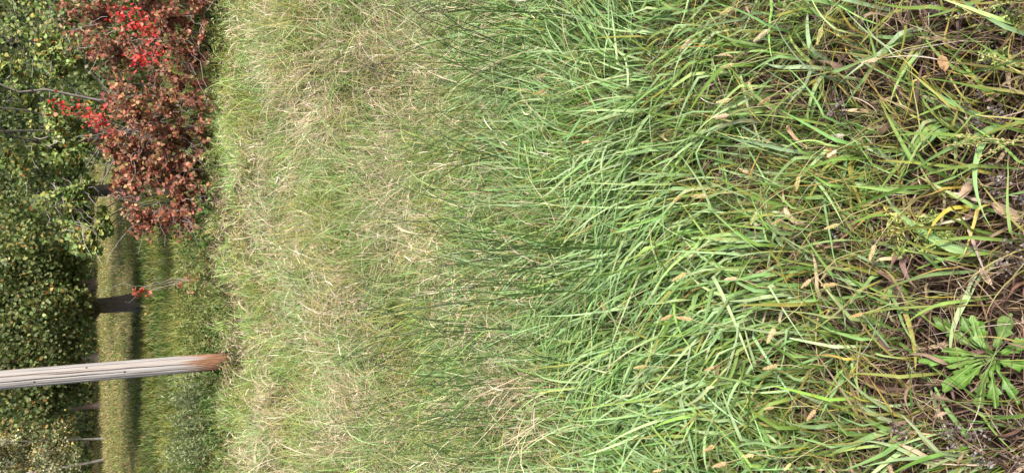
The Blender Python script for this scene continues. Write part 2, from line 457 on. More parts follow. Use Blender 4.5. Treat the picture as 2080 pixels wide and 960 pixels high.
# the wind-combed field: green under, straw over
def thash(c):
    a_ = np.sin(c[:, 0] * 127.1 + c[:, 1] * 311.7) * 43758.5453; b_ = np.sin(c[:, 0] * 269.5 + c[:, 1] * 183.3) * 43758.5453
    return np.stack([a_ - np.floor(a_), b_ - np.floor(b_)], 1)
HZ = lambda y: np.clip(1.15 - (y - 4.6) / 5.2, .36, 1)      # shorter and shorter turf towards the bushes
sp = Soup()
for y0, y1, dn, ns, wd in ((1.9, 4.4, 3900, 7, (.0019, .0046)), (4.3, 6.3, 2700, 5, (.0028, .0060)), (6.2, 8.2, 2000, 4, (.0042, .0080)), (8.1, 11.2, 1900, 3, (.005, .009))):
    rt, c = roots(y0, y1, dn * .8, 1.5, .06, 64)
    if y0 > 8: rt, c = keep(rt, c, rng.uniform(size=len(c)) < np.interp(c[:, 1] + .5 * nz(c[:, 0], c[:, 1], 2.1, 2), [9.0, 10.9], [1, 0]))
    if y0 < 2.1: rt, c = keep(rt, c, rng.uniform(size=len(c)) < np.interp(PB(c[:, 0], c[:, 1]), [2.0, 2.7], [.2, 1]))
    rt, c = keep(rt, c, (np.hypot(rt[:, 0] + 1.33, (rt[:, 1] - 7.75) / 2.0) > .26) | (rng.uniform(size=len(c)) < .3))
    k = len(rt)
    lean = flow(c[:, 0], c[:, 1], 1.1, 1, .95) + n_(k, .75)
    o = nz(c[:, 0], c[:, 1], 2.1, 8) + n_(k, .35)
    cc = np.where((o > .4)[:, None], pick(G_OLIVE, k, .22), np.where((o < -.25)[:, None], pick(G_BLUE + G_BRIGHT[:2], k, .18), pick(G_BRIGHT + G_DARK[:3], k, .28)))
    cc = np.where((rt[:, 1] > 6.5)[:, None], cc * np.array([1.02, 1.0, .8]) * np.clip(1 + .25 * nz(rt[:, 0], rt[:, 1], 5, 1)[:, None], .6, 1.4), cc)
    tv = thash(c)                                   # each tuft has its own height, age and colour
    h = np.clip(1 + .3 * nz(c[:, 0], c[:, 1], 3.1, 2) + .45 * (tv[:, 0] - .5) * 2, .4, 1.7) * HZ(rt[:, 1])
    cc = cc * (.6 + .85 * tv[:, 1:2])
    out = np.arctan2(rt[:, 1] - c[:, 1], rt[:, 0] - c[:, 0])      # blades fan out of their tuft
    lean = np.where(rng.uniform(size=k) < .4, out + n_(k, .5), lean)
    sheath = pick([(.13, .12, .045), (.09, .075, .03), (.14, .16, .05), (.10, .14, .04)], k, .2)
    blades(sp, rt, lean, u_(.5, 1.5, k), u_(.15, .42, k) * h, u_(*wd, k), u_(.5, 2.3, k), ns, 0, u_(.01, .10, k) * h,
           n_(k, .6), n_(k, .8), n_(k, .4), sheath, cc * 1.15, csplit=.42)
build(sp, 'meadow_grass', M_grass, kind='stuff', cat='grass', label='green tussocky meadow grass between the near blades and the red bushes')

sp = Soup()
for y0, y1, dn, ns, wd in ((1.8, 4.4, 2700, 8, (.0014, .0030)), (4.3, 6.3, 2100, 6, (.0022, .0044)), (6.2, 9.4, 1150, 5, (.0034, .0060))):
    rt, c = roots(y0, y1, dn, 1.5, .04, 26)
    ps = .75 * nz(c[:, 0], c[:, 1], 1.9, 12) + .8 * nz(c[:, 0], c[:, 1], 4.1, 2) + n_(len(c), .55)
    m_ = (ps + .9 * (thash(c)[:, 0] - .5) * 1.5) > np.interp(rt[:, 1], [2, 3.5, 6, 7.4, 9], [-.25, .15, .38, .8, 1.1])
    m_ &= rng.uniform(size=len(c)) < np.clip((PB(rt[:, 0], rt[:, 1]) - 1.6) / 1.2, 0.08, 1)
    rt, c = keep(rt, c, m_)
    k = len(rt)
    lean = flow(c[:, 0], c[:, 1], 1.1, 1, .95) + n_(k, .75)
    cb = np.where(rng.uniform(size=(k, 1)) < .6, pick(G_OLIVE, k, .2), pick(STRAW, k, .2))
    hz = HZ(rt[:, 1])
    blades(sp, rt, lean, u_(.7, 1.5, k), u_(.2, .46, k) * hz, u_(*wd, k), u_(.6, 2.6, k), ns, 0, u_(.03, .18, k) * hz,
           n_(k, 1.2), n_(k, 1.4), n_(k, .6), cb, pick(STRAW + G_OLIVE[4:], k, .22), csplit=.9, tipp=5)
    # curled husks and flag leaves caught at the top of the sward
    pr = rng.uniform(size=k) < .5
    q_ = rt[pr].copy(); kk = len(q_)
    q_[:, :2] += n_((kk, 2), .03); q_[:, 2] += u_(.08, .30, kk) * HZ(q_[:, 1])
    blades(sp, q_, lean[pr] + n_(kk, .7), u_(-.4, 1.1, kk), u_(.03, .10, kk), u_(wd[0] * 1.2, wd[1] * 1.3, kk), u_(-1.0, 2.2, kk), 4, 0, 0, n_(kk, 1.4), n_(kk, 2), n_(kk, .8), pick(STRAW, kk, .2))
build(sp, 'dry_grass', M_straw, kind='stuff', cat='dry grass', label='pale straw coloured dry grass heads combed over the green meadow')

sp = Soup()
k = 32000
pp = np.column_stack([u_(-5.2, 5.6, k), u_(7.0, 10.2, k)])
pm_ = nz(pp[:, 0], pp[:, 1] * .9, 2.2, 4) + .5 * nz(pp[:, 0], pp[:, 1], 5.2, 7) + n_(k, .25)
pp = pp[pm_ > np.interp(pp[:, 1], [7, 8.0, 9.2], [.95, .35, -.1])]
k = len(pp)
pp = np.column_stack([pp, gz(pp[:, 0], pp[:, 1]) + u_(.04, .26, k)])
leaves(sp, pp, rand_dirs(k, .3), rand_dirs(k, 1.0), u_(.02, .05, k), pick([(.09, .14, .04), (.13, .18, .05), (.17, .19, .06), (.07, .10, .03), (.20, .17, .08)], k, .2), 'lance', 1.3)
build(sp, 'low_herbs', M_leaf, kind='stuff', cat='herbs', label='ragged patches of low olive herbs in front of the post and red bushes')

# rough verge by the post and under the bushes, then the far lawn
sp = Soup()
for y0, y1, dn, ns, wd, hh in ((8.4, 12.5, 1500, 3, (.006, .011), (.10, .26)), (12.0, 20.5, 650, 2, (.012, .02), (.1, .24))):
    rt, c = roots(y0, y1, dn, 2.4, .1, 16)
    if y0 < 10: rt, c = keep(rt, c, rng.uniform(size=len(c)) < np.interp(c[:, 1] + .5 * nz(c[:, 0], c[:, 1], 2.1, 2), [8.4, 10.4], [.05, 1]))
    if y0 > 10: rt, c = keep(rt, c, rng.uniform(size=len(c)) < np.interp(c[:, 1] + 1.3 * nz(c[:, 0], c[:, 1], .8, 2), [15.5, 18.5], [1, .0]))
    k = len(rt)
    o = nz(c[:, 0], c[:, 1], .8, 3) + n_(k, .5)
    cc = np.where((o > .3)[:, None], pick(G_OLIVE, k, .2), pick(G_DARK + G_DARK + G_BRIGHT[:1] + [(.12, .11, .035), (.19, .16, .07), (.16, .13, .06), (.13, .14, .05)], k, .2))
    cc = cc * np.interp(rt[:, 1], [11, 14], [1.1, .85])[:, None]
    blades(sp, rt, u_(0, 6.28, k), u_(.7, 1.5, k), u_(*hh, k), u_(*wd, k), u_(.3, 1.4, k), ns, 0, u_(.01, .1, k),
           0, n_(k, .4), n_(k, .4), cc)
build(sp, 'rough_grass', M_grass, kind='stuff', cat='grass', label='darker rough grass round the foot of the post and beyond the bushes')

sp = Soup()
rt, c = roots(15.5, 42, 150, 3)
k = len(rt)
cc = np.where((nz(c[:, 0], c[:, 1] * .35, .8, 4) + .7 * nz(c[:, 0], c[:, 1], .37, 1) + n_(k, .4) > 0)[:, None], pick([(.27, .24, .11), (.22, .18, .09), (.19, .20, .08), (.24, .17, .09)], k, .2), pick([(.15, .19, .05), (.12, .15, .04), (.19, .14, .06)], k, .2))
blades(sp, rt, u_(0, 6.28, k), u_(.3, 1.3, k), u_(.05, .16, k) * np.clip(1 + .5 * nz(c[:, 0], c[:, 1], .9, 7), .4, 2), u_(.02, .05, k), u_(.2, 1, k), 1, 0, .01, 0, 0, n_(k, .5), cc)
k = 9000
pp = np.column_stack([u_(-13, 8, k), u_(15, 40, k), np.zeros(k)]); pp[:, 2] = gz(pp[:, 0], pp[:, 1]) + u_(.02, .09, k)
leaves(sp, pp, rand_dirs(k, 0), rand_dirs(k, 2.0), u_(.03, .06, k), pick([(.36, .26, .09), (.30, .20, .07), (.36, .31, .11)], k, .2))
build(sp, 'lawn_grass', M_straw, kind='stuff', cat='lawn', label='short yellowish lawn with fallen leaves beyond the post')

# ------------------------------------------------------------------ the wooden post
def post():
    base = at_dist(456, 733, 8.2)
    x0, y0 = base[0], 8.2
    z0 = float(gz(x0, y0))
    H, ns, nr = 3.3, 220, 190
    th = np.linspace(0, 2 * math.pi, ns, endpoint=False)
    zz = np.linspace(-.12, H, nr)
    TH, Z = np.meshgrid(th, zz)
    r = .089 - .003 * Z / 2
    r = r * (1 + .012 * np.sin(3 * TH + Z * .7) + .010 * np.sin(7 * TH + .6 * np.sin(Z * 2)) + .004 * np.sin(23 * TH + 1.2 * np.sin(Z * 3)))
    crack = np.zeros_like(r)
    # long drying cracks, the widest ones on the side facing the field
    for tc, za, zb, dp, wv in ((-1.72, .9, 3.4, .020, .05), (-1.36, .3, 1.75, .014, .09), (-1.95, .1, 1.0, .012, .05), (-1.1, 1.2, 2.6, .010, .04), (-2.3, .6, 1.9, .012, .06),
                               (-.6, .2, 2.0, .014, .05), (.4, 0, 3.0, .016, .05), (1.5, .4, 2.8, .014, .05), (2.6, .2, 2.2, .014, .05), (-1.55, 1.9, 2.9, .008, .03)):
        cen = tc + wv * np.sin(Z * 2.1 + tc) + .015 * np.sin(Z * 17 + tc)
        dth = (TH - cen + math.pi) % (2 * math.pi) - math.pi
        env = np.clip((Z - za) * 3, 0, 1) * np.clip((zb - Z) * 3, 0, 1)
        crack += np.exp(-(dth / .042) ** 2) * dp * 1.9 * env
    rot = np.clip((.46 + .07 * np.sin(5 * TH + 2) + .06 * np.sin(17 * TH + 1) + .06 * np.sin(43 * TH) * np.sin(29 * TH + 2) - Z) / .2, 0, 1)   # the decayed foot
    fib = np.sin(47 * TH + 2 * np.sin(Z * 9)) * np.sin(19 * TH + 3 * np.sin(Z * 6 + 1)) + .5 * np.sin(71 * TH + 4 * np.sin(Z * 5)) * np.sin(Z * 31 + 3 * TH)
    r = r - crack - rot * (.006 + .006 * np.clip(fib, -1, 1)) - np.clip((.12 - Z) / .12, 0, 1) * .012 * (1 + np.sin(9 * TH))
    px = x0 + r * np.cos(TH); py = y0 + r * np.sin(TH); pz = Z + z0
    grey = np.array([.35, .335, .325]); warm = np.array([.35, .30, .27]); orange = np.array([.25, .13, .075]); dark = np.array([.05, .022, .014])
    g = np.clip(.5 + .3 * np.sin(5 * TH + .4 * Z) + .25 * np.sin(17 * TH + .9 * np.sin(Z * 1.4)), 0, 1)[..., None]
    C = grey * (1 - g) + warm * g
    C = C * (1 - .25 * np.clip(np.sin(37 * TH + 2 * np.sin(Z)), 0, 1)[..., None])
    dk = (np.clip(fib * 1.6 + .1 + .5 * np.sin(Z * 23 + 4 * TH), 0, 1) * np.clip(1 - (Z - .0) / .42, 0, 1))[..., None]
    R_ = rot[..., None]
    C = C * (1 - R_) + (orange * (1 - dk) + dark * dk) * R_
    i = (np.arange(nr - 1) * ns)[:, None]; j = np.arange(ns)[None]; j2 = (j + 1) % ns
    F = np.stack([i + j, i + j2, i + ns + j2, i + ns + j], -1)
    U = np.stack([TH * .097, Z], -1)
    root = obj('wooden_post', None, label='tall round weathered grey wooden post with a rotten orange foot standing in the grass', cat='post', loc=(x0, y0, z0))
    sp = Soup().add(np.stack([px, py, pz], -1), F, C, U)
    o = build(sp, 'shaft', M_post, root, origin=(x0, y0, z0))
    # sawn end
    sp = Soup()
    ring = np.stack([px[-1], py[-1], pz[-1]], -1)
    mid = np.array([[x0, y0, z0 + H + .004]])
    V = np.concatenate([ring, mid]); n2 = ns
    F = [(k_, (k_ + 1) % n2, (k_ + 2) % n2, n2) for k_ in range(0, n2, 2)]
    sp.add(V, F, (.32, .24, .17))
    build(sp, 'sawn_end', M_post, root, origin=(x0, y0, z0))
    # knots: short raised ovals on the weathered face
    for tk, zk, rk in ((-1.62, .98, .016), (-1.9, 1.72, .014), (-1.25, 2.3, .015), (-.8, 1.3, .013)):
        sp = Soup()
        rr = .0875 - .003 * zk / 2
        c0 = np.array([x0 + rr * math.cos(tk), y0 + rr * math.sin(tk), z0 + zk]); n = np.array([math.cos(tk), math.sin(tk), 0])
        tube(sp, [c0 - n * .004, c0 + n * .003, c0 + n * .0035], rk, rk * .3, 10, (.16, .10, .07), (.05, .03, .02))
        build(sp, 'knot', M_post, root, origin=(x0, y0, z0))
M_post = plant_mat('weathered_wood', .85, .2, 0, .32, (160, 3.0), speck=0)
post()

# ------------------------------------------------------------------ shrubs
def shrub(name, label, cat, base, tips, n_main, leafcfg, twig_col, group=None, leaf_objs=0, stem_r=.012, spread=.12, bare=0, litter=None):
    base = np.asarray(base, float)
    root = obj(name, None, label=label, cat=cat, group=group, loc=base)
    ctr = tips.mean(0)
    # main stems reach into different parts of the volume
    idx = rng.choice(len(tips), n_main, replace=False)
    mains = []
    for ii in idx:
        b = base + np.array([*(rng.standard_normal(2) * spread), 0]); b[2] = float(gz(b[0], b[1])) - .02
        P = arc(b, tips[ii] * .97 + base * .03, 9, 0, .015, up=.25)
        mains.append(P)
        s1 = Soup(); tube(s1, P, stem_r * rng.uniform(.7, 1.2), stem_r * .25, 5, np.array(twig_col) * rng.uniform(.7, 1.2), np.array(twig_col) * 1.2, .05)
        build(s1, 'stem', M_twig, root, origin=base)
    MP = np.concatenate([P[2:] for P in mains])
    tw = Soup(); LP, LD = [], []
    nper = leafcfg['per']
    for t in tips:
        d = np.linalg.norm(MP - t, axis=1) + np.where(MP[:, 2] > t[2] + .1, .6, 0)
        P = arc(MP[d.argmin()], t, 5, .06, .03)
        tube(tw, P, stem_r * .22, stem_r * .08, 3, np.array(twig_col), np.array(twig_col) * 1.1)
        q_ = rng.uniform(.15, 1.0, nper)
        f = q_ * 3.999; i0 = f.astype(int); fr = (f - i0)[:, None]
        LP.append(P[i0] * (1 - fr) + P[i0 + 1] * fr)
        LD.append(np.tile((P[-1] - P[0]) / (np.linalg.norm(P[-1] - P[0]) + 1e-6), (nper, 1)))
    for _ in range(bare):
        t = tips[rng.integers(len(tips))]
        o_ = (t - ctr); o_ /= np.linalg.norm(o_) + 1e-6
        P = arc(t - o_ * .25, t + o_ * rng.uniform(.05, .3) + rng.standard_normal(3) * .1, 6, 0, .05)
        tube(tw, P, stem_r * .25, stem_r * .1, 3, (.30, .25, .23), (.38, .33, .32))
    build(tw, 'twigs', M_twig, root, origin=base, kind='stuff')
    LP = np.concatenate(LP); LD = np.concatenate(LD)
    k = len(LP)
    D = LD * .5 + rand_dirs(k, leafcfg.get('hang', -.3), 1.0)
    Nn = rand_dirs(k, leafcfg.get('face', .9), .7) + np.array([0, -leafcfg.get('front', .5), 0])
    sz = rng.uniform(*leafcfg['size'], k)
    cols = leafcfg['cols'](LP)
    LP = LP + D / np.linalg.norm(D, axis=1, keepdims=True) * .008
    cd = LP[:, 1] * 1.0 - LP[:, 2] * .3 + rng.uniform(0, .3, k)
    order = np.argsort(cd)
    no = min(leaf_objs, k)
    if no:
        near = order[:no]
        vis = LP[near]
        protos = []
        for v in range(6):
            tv, tf = TPL[leafcfg['kind']]
            t2 = tv.copy(); t2[:, 1] *= rng.uniform(.8, 1.15); t2[:, 2] += rng.uniform(-.25, .12) * t2[:, 0] ** 2 + rng.uniform(-.1, .2) * np.abs(t2[:, 1])
            s2 = Soup().add(t2, tf, (.2, .1, .05), np.stack([t2[:, 1] + v * 3, t2[:, 0]], -1))
            protos.append(s2.mesh('leaf', M_leafobj))
        d_, s_, n_2 = frames(D[near], Nn[near])
        for i in range(no):
            o = bpy.data.objects.new('leaf', protos[i % 6]); COL.objects.link(o)
            o.parent = root
            mm = Matrix.Identity(4)
            for r_ in range(3):
                mm[r_][0], mm[r_][1], mm[r_][2] = d_[i][r_], s_[i][r_], n_2[i][r_]
                mm[r_][3] = vis[i][r_] - base[r_]
            o.matrix_local = mm @ Matrix.Scale(sz[near[i]], 4)
            o.color = (*np.clip(cols[near[i]], 0.01, 1), 1)
    rest = order[no:]
    if len(rest):
        s3 = Soup(); leaves(s3, LP[rest], D[rest], Nn[rest], sz[rest], cols[rest], leafcfg['kind'])
        o = build(s3, 'foliage', M_leaf, root, origin=base)
        o['kind'] = 'stuff'
    return root

def clumpy(tips, ncl, sp_=.55):            # pull the shoot tips together into clumps with gaps between
    ctr = tips[rng.choice(len(tips), ncl, replace=False)]
    d = np.linalg.norm(tips[:, None] - ctr[None], axis=2).argmin(1)
    return ctr[d] + (tips - ctr[d]) * sp_

def ellip(c, r, n, shell=.35, zlo=None):
    v = rng.standard_normal((n, 3)); v /= np.linalg.norm(v, axis=1, keepdims=True)
    v *= (rng.uniform(shell, 1, (n, 1))) ** .6
    p = np.asarray(c) + v * np.asarray(r)
    p[:, 2] = np.maximum(p[:, 2], (.05 if zlo is None else zlo) + rng.uniform(0, .12, n))
    return p

RED = [(.25, .07, .042), (.28, .10, .055), (.20, .06, .038), (.33, .14, .075), (.24, .10, .06), (.33, .18, .09), (.15, .06, .038), (.26, .13, .075), (.29, .08, .055), (.17, .13, .07), (.15, .05, .038)]
SCAR = [(.55, .03, .03), (.42, .025, .025), (.62, .08, .06), (.34, .03, .03), (.50, .12, .08)]
def red_cols(gr=.12, sc=None):
    def f(P):
        k = len(P)
        c = pick(RED, k, .22, .08)
        c = np.where(rng.uniform(size=(k, 1)) < gr, pick([(.16, .17, .05), (.28, .20, .07), (.33, .17, .07)], k, .2), c)
        return c
    return f
rc = dict(kind='oval', size=(.02, .054), per=17, hang=-.35, face=.7, front=.7)
# bush at the top edge of the photo (upright: the right-hand side)
T1 = np.concatenate([ellip((2.35, 9.1, .9), (.75, .75, .72), 250), ellip((3.3, 9.3, .85), (.8, .8, .8), 130), ellip((2.2, 8.8, .4), (.7, .5, .4), 110), ellip((2.9, 8.8, .45), (.6, .4, .45), 80)])
shrub('red_shrub', 'tall brownish red leafy bush crossed by the larger scarlet creeper at the top edge', 'bush', (2.5, 9.2, 0), T1, 14, dict(rc, cols=red_cols(.1)), (.16, .11, .10), 'red leaved bushes along the field edge', 300, .013, .3, 50)
T2 = np.concatenate([ellip((.9, 9.0, .62), (.4, .45, .52), 170), ellip((1.35, 9.05, .75), (.62, .6, .62), 230), ellip((1.3, 8.75, .33), (.6, .4, .32), 60)])
shrub('red_shrub', 'middle red bush with mixed tan and crimson leaves below the green shrub', 'bush', (1.35, 9.1, 0), T2, 11, dict(rc, cols=red_cols(.2)), (.20, .15, .14), 'red leaved bushes along the field edge', 300, .011, .25, 50)
T3 = np.concatenate([ellip((.45, 9.0, .58), (.55, .45, .5), 270), ellip((.35, 8.75, .3), (.5, .35, .28), 50)])
shrub('red_shrub', 'lowest red brown bush tapering towards the open lawn and the tree trunk', 'bush', (.5, 9.0, 0), T3, 9, dict(rc, cols=red_cols(.12)), (.18, .13, .12), 'red leaved bushes along the field edge', 300, .010, .22, 40)

# scarlet creeper sprays
def creeper(label, pts, n, y):
    root_p = at_dist(pts[0][0], pts[0][1], y)
    root = obj('creeper', None, label=label, cat='creeper', group='scarlet creepers in the bushes', loc=root_p)
    line = np.array([at_dist(a_, b_, y + dy) for a_, b_, dy in pts])
    s1 = Soup(); tube(s1, np.array([line[0] + (line[-1] - line[0]) * t for t in np.linspace(0, 1, 6)]), .004, .002, 4, (.25, .08, .05))
    build(s1, 'stem', M_twig, root, origin=root_p)
    tv, tf = TPL['oval']; pm = []
    for v in range(3):
        t2 = tv.copy(); t2[:, 1] *= .5 + .1 * v
        pm.append(Soup().add(t2, tf, (.5, .03, .03), np.stack([t2[:, 1], t2[:, 0]], -1)).mesh('leaf', M_leafobj))
    for i in range(n):
        c = line[rng.integers(len(line))] + rng.standard_normal(3) * np.array([.055, .04, .05])
        d = rand_dirs(1, -.6)[0:1]; nn = rand_dirs(1, .5) + np.array([[0, -1.3, 0]])
        d, s, nn = frames(d, nn)
        o = bpy.data.objects.new('leaf', pm[i % 3]); COL.objects.link(o); o.parent = root
        mm = Matrix.Identity(4)
        for r_ in range(3):
            mm[r_][0], mm[r_][1], mm[r_][2], mm[r_][3] = d[0][r_], s[0][r_], nn[0][r_], c[r_] - root_p[r_]
        o.matrix_local = mm @ Matrix.Scale(rng.uniform(.025, .055), 4)
        o.color = (*np.clip(pick(SCAR, 1, .2)[0], 0.01, 1), 1)
creeper('larger bright scarlet creeper hanging over the tall red bush', [(240, 32, 0), (262, 25, .02), (285, 30, .0), (262, 55, 0), (278, 48, 0), (300, 62, 0), (325, 105, -.02), (290, 120, 0), (275, 118, 0)], 290, 8.35)
creeper('small scarlet creeper spray between the green shrub and the red bush', [(118, 216, 0), (160, 228, 0), (185, 240, 0), (205, 232, 0), (195, 245, 0), (220, 268, 0)], 130, 8.45)

# round-leaved green shrub reaching over the red bushes
GRN = [(.16, .23, .06), (.21, .28, .08), (.12, .18, .045), (.26, .31, .10), (.31, .32, .10), (.10, .15, .04), (.34, .31, .09)]
def grn(P):
    k = len(P); c = pick(GRN, k, .22)
    return np.where(rng.uniform(size=(k, 1)) < .05, pick([(.40, .30, .05), (.35, .16, .05)], k, .2), c)
T = np.concatenate([ellip((1.7, 11.2, 2.0), (1.1, .9, 1.0), 230, .3, .9), ellip((.75, 11.0, 1.55), (.75, .7, .6), 190, .3, .85), ellip((.1, 10.8, 1.25), (.55, .5, .38), 110, .3, .8),
                    ellip((2.6, 11.6, 1.8), (.9, .8, .9), 110, .4, .9), ellip((1.2, 11, 2.9), (1.4, 1, .7), 150)])
T = clumpy(T, 60, .6)
shrub('green_shrub', 'tall round leaved light green shrub leaning over the red bushes', 'shrub', (1.5, 11.5, 0), T, 16,
      dict(kind='round', size=(.038, .06), per=20, hang=-.2, face=.9, front=.6, cols=grn), (.15, .13, .11), None, 300, .022, .35, 90)

# young red sapling beyond the bushes, with its bare twig
b = at_dist(402, 580, 9.3); b[2] = 0
tp = np.array([at_dist(x_, y_, 9.2) for x_, y_ in ((380, 560), (395, 575), (385, 590), (400, 565), (370, 578), (410, 585), (390, 555), (275, 592), (283, 590), (300, 598), (278, 600))])
shrub('red_sapling', 'small red leaved sapling with a bare twig in front of the tree trunk', 'sapling', b, tp, 6, dict(rc, per=6, size=(.035, .06), cols=lambda P: pick([(.45, .10, .05), (.35, .09, .05), (.50, .16, .12)], len(P), .2)), (.32, .24, .22), None, 60, .006, .08, 6)

# ------------------------------------------------------------------ trees
def tree(name, label, base, H, crown, leafcols, size, trunk_r, bark, n_clump, per, clo, limbs=7, lean=(0, 0), kind='small', group=None, split=0):
    bx, by = base
    bz = float(gz(bx, by))
    o0 = np.array([bx, by, bz])
    root = obj(name, None, label=label, cat='tree', group=group, loc=o0)
    top = o0 + np.array([lean[0], lean[1], H * .85])
    t = np.linspace(0, 1, 10)[:, None]
    P = o0 - np.array([0, 0, .1]) + (top - o0) * t + np.concatenate([np.zeros((1, 3)), rng.standard_normal((8, 3)) * .04, np.zeros((1, 3))])
    s1 = Soup()
    nr = 60; tt = np.linspace(0, 1, nr)
    PP = np.stack([np.interp(tt, t[:, 0], P[:, c_]) for c_ in range(3)], -1)
    n = 48; th = np.linspace(0, 2 * math.pi, n, endpoint=False)
    rr = trunk_r * (1 - .75 * tt) * (1 + .5 * np.exp(-tt * 30))
    rad = rr[:, None] * (1 + .06 * np.sin(5 * th + 1)[None] + .05 * np.sin(15 * th[None] + 2.2 * np.sin(tt[:, None] * 40) + tt[:, None] * 9) + .02 * rng.standard_normal((nr, n)) + .10 * np.exp(-tt * 22)[:, None] * np.sin(4 * th + 2)[None])
    V = PP[:, None] + np.stack([np.cos(th)[None] * rad, np.sin(th)[None] * rad, np.zeros_like(rad)], -1)
    i = (np.arange(nr - 1) * n)[:, None]; j = np.arange(n)[None]; j2 = (j + 1) % n
    s1.add(V, np.stack([i + j, i + j2, i + n + j2, i + n + j], -1), bark, np.stack([np.broadcast_to(th * trunk_r, (nr, n)), np.broadcast_to((tt * H)[:, None], (nr, n))], -1))
    build(s1, 'trunk', M_bark, root, origin=o0)
    cl = np.concatenate([ellip(c_, r_, max(3, int(n_clump * w_)), .25, clo) for c_, r_, w_ in crown])
    ends = cl[rng.choice(len(cl), min(limbs, len(cl)), replace=False)]
    for e_ in ends:
        hh = np.clip((e_[2] - bz) * .7 / H, .12, .8)
        s = PP[int(hh * (nr - 1))]
        s2 = Soup(); tube(s2, arc(s, e_, 7, .03, .04), trunk_r * .3, trunk_r * .06, 6, np.array(bark) * .9, None, .06)
        build(s2, 'limb', M_bark, root, origin=o0)
    s3 = Soup()
    cr = rng.uniform(.16, .42, len(cl))
    pos = np.repeat(cl, per, 0) + rng.standard_normal((len(cl) * per, 3)) * np.repeat(cr, per)[:, None] * np.array([.55, .55, .42])
    pos[:, 2] = np.maximum(pos[:, 2], clo + rng.uniform(0, .25, len(pos)))
    k = len(pos)
    tint = np.repeat(rng.uniform(.6, 1.35, len(cl)), per)[:, None]
    leaves(s3, pos, rand_dirs(k, -.4), rand_dirs(k, .8) + np.array([0, -.5, 0]), rng.uniform(*size, k), leafcols(k) * tint, kind)
    build(s3, 'crown', M_leaf, root, origin=o0)
    return root

MAP = [(.11, .155, .045), (.15, .19, .055), (.08, .12, .035), (.20, .215, .07), (.23, .23, .08), (.09, .13, .05), (.17, .19, .08)]
def maple(k):
    c = pick(MAP, k, .22); return np.where(rng.uniform(size=(k, 1)) < .05, pick([(.33, .20, .06), (.36, .27, .08), (.30, .13, .05)], k, .2), c)
tx = at_dist(290, 612, 17.0)
tree('maple_tree', 'maple tree with a straight dark ridged trunk seen between the red bush and the post', (tx[0], 17.0), 8,
     [((-1.6, 15.6, 1.9), (1.35, 1.0, .95), 1.0), ((-2.0, 16.3, 3.2), (2.2, 1.6, 1.0), .7), ((-.3, 16.0, 2.2), (1.1, 1.2, 1.1), .6), ((-1.8, 17, 5.5), (2.8, 2.4, 1.8), .6), ((-2.8, 15.8, 1.9), (.5, .7, .8), .3)],
     maple, (.035, .078), .16, (.19, .155, .12), 150, 125, .88, 12, kind='lobed')

DK = [(.06, .09, .03), (.09, .12, .04), (.12, .145, .045), (.045, .07, .025), (.17, .175, .06)]
def mix(a_, b_, pb):
    return lambda k: np.where(rng.uniform(size=(k, 1)) < pb, pick(b_, k, .2), pick(a_, k, .25))
YL = [(.35, .24, .05), (.42, .30, .07), (.33, .17, .05)]
PALE = [(.38, .35, .19), (.30, .31, .17), (.42, .36, .22), (.26, .27, .15)]
def woods(name, label, px, y, H, cw, cols, size, bark, tr=.14, nc=60, per=70, clo=.6, limbs=6, dens=1.0, lean=(0, 0)):
    x = at_dist(190, px, y)[0]
    tree(name, label, (x, y), H, [((x, y, 2.0), (cw, 1.2, 1.3), 1.0), ((x + .4, y + .5, 4.2), (cw * 1.2, 1.6, 1.5), .8), ((x, y + .3, H - 1.5), (cw, 1.4, 1.6), .5)], cols, (size[0] * .72, size[1] * .72), tr, bark, nc, int(per * 1.35), clo, limbs, lean, group='trees behind the lawn')
woods('woodland_tree', 'dark leafy tree in the top left corner of the photo', -60, 16, 8, 1.6, mix(DK, [(.16, .17, .05), (.25, .22, .05)], .15), (.07, .11), (.05, .04, .035), nc=90, clo=.3)
woods('woodland_tree', 'dark green tree just behind the tops of the tall red bush', 100, 15, 8, 1.4, mix(DK, [(.13, .15, .04)], .2), (.06, .10), (.05, .04, .035), nc=80, clo=.3)
woods('woodland_tree', 'dark tree hidden behind the round leaved green shrub', 290, 16.5, 8, 1.5, mix(DK, MAP, .3), (.07, .11), (.05, .045, .04), nc=80, clo=.3)
woods('woodland_tree', 'shadowy tree behind the lower end of the green shrub', 385, 21, 8, 1.5, mix(DK, MAP, .3), (.07, .12), (.05, .045, .04), nc=80, clo=.95)
woods('woodland_tree', 'dark tree across the lawn behind the maple trunk', 580, 33, 9, 2.6, mix(DK, MAP, .4), (.11, .18), (.06, .05, .04), .2, 110, 60, .9)
woods('woodland_tree', 'dark tree across the lawn just behind the post', 730, 32, 9, 2.2, mix(DK, YL, .15), (.11, .17), (.06, .05, .04), .18, 100, 60, .9)
woods('woodland_tree', 'golden leaved tree across the lawn beside the post', 825, 31, 8, 1.3, mix(DK, YL, .45), (.09, .15), (.08, .06, .05), .1, 60, 50, .8)
woods('woodland_tree', 'thin tree with a pale grey trunk and few leaves near the bottom left corner', 893, 30, 8, 1.2, mix(DK + PALE, YL, .2), (.08, .13), (.30, .27, .25), .035, 40, 60, .7, 9, lean=(.8, 0))
woods('woodland_tree', 'second slender pale trunked tree closest to the bottom left corner', 935, 29.5, 8, 1.4, mix(PALE, DK, .4), (.08, .13), (.34, .30, .28), .038, 46, 60, .6, 9, lean=(-.5, 0))
woods('woodland_tree', 'pale olive tree filling the bottom left corner behind the slender trunks', 900, 38, 9, 3.2, mix(PALE, YL, .2), (.11, .18), (.12, .10, .09), .2, 130, 60, 1.6)
woods('woodland_tree', 'olive tree beyond the bottom edge at the far side of the lawn', 1060, 34, 9, 2.6, mix(PALE, DK, .4), (.11, .18), (.09, .08, .07), .2, 110, 50, 1.0)

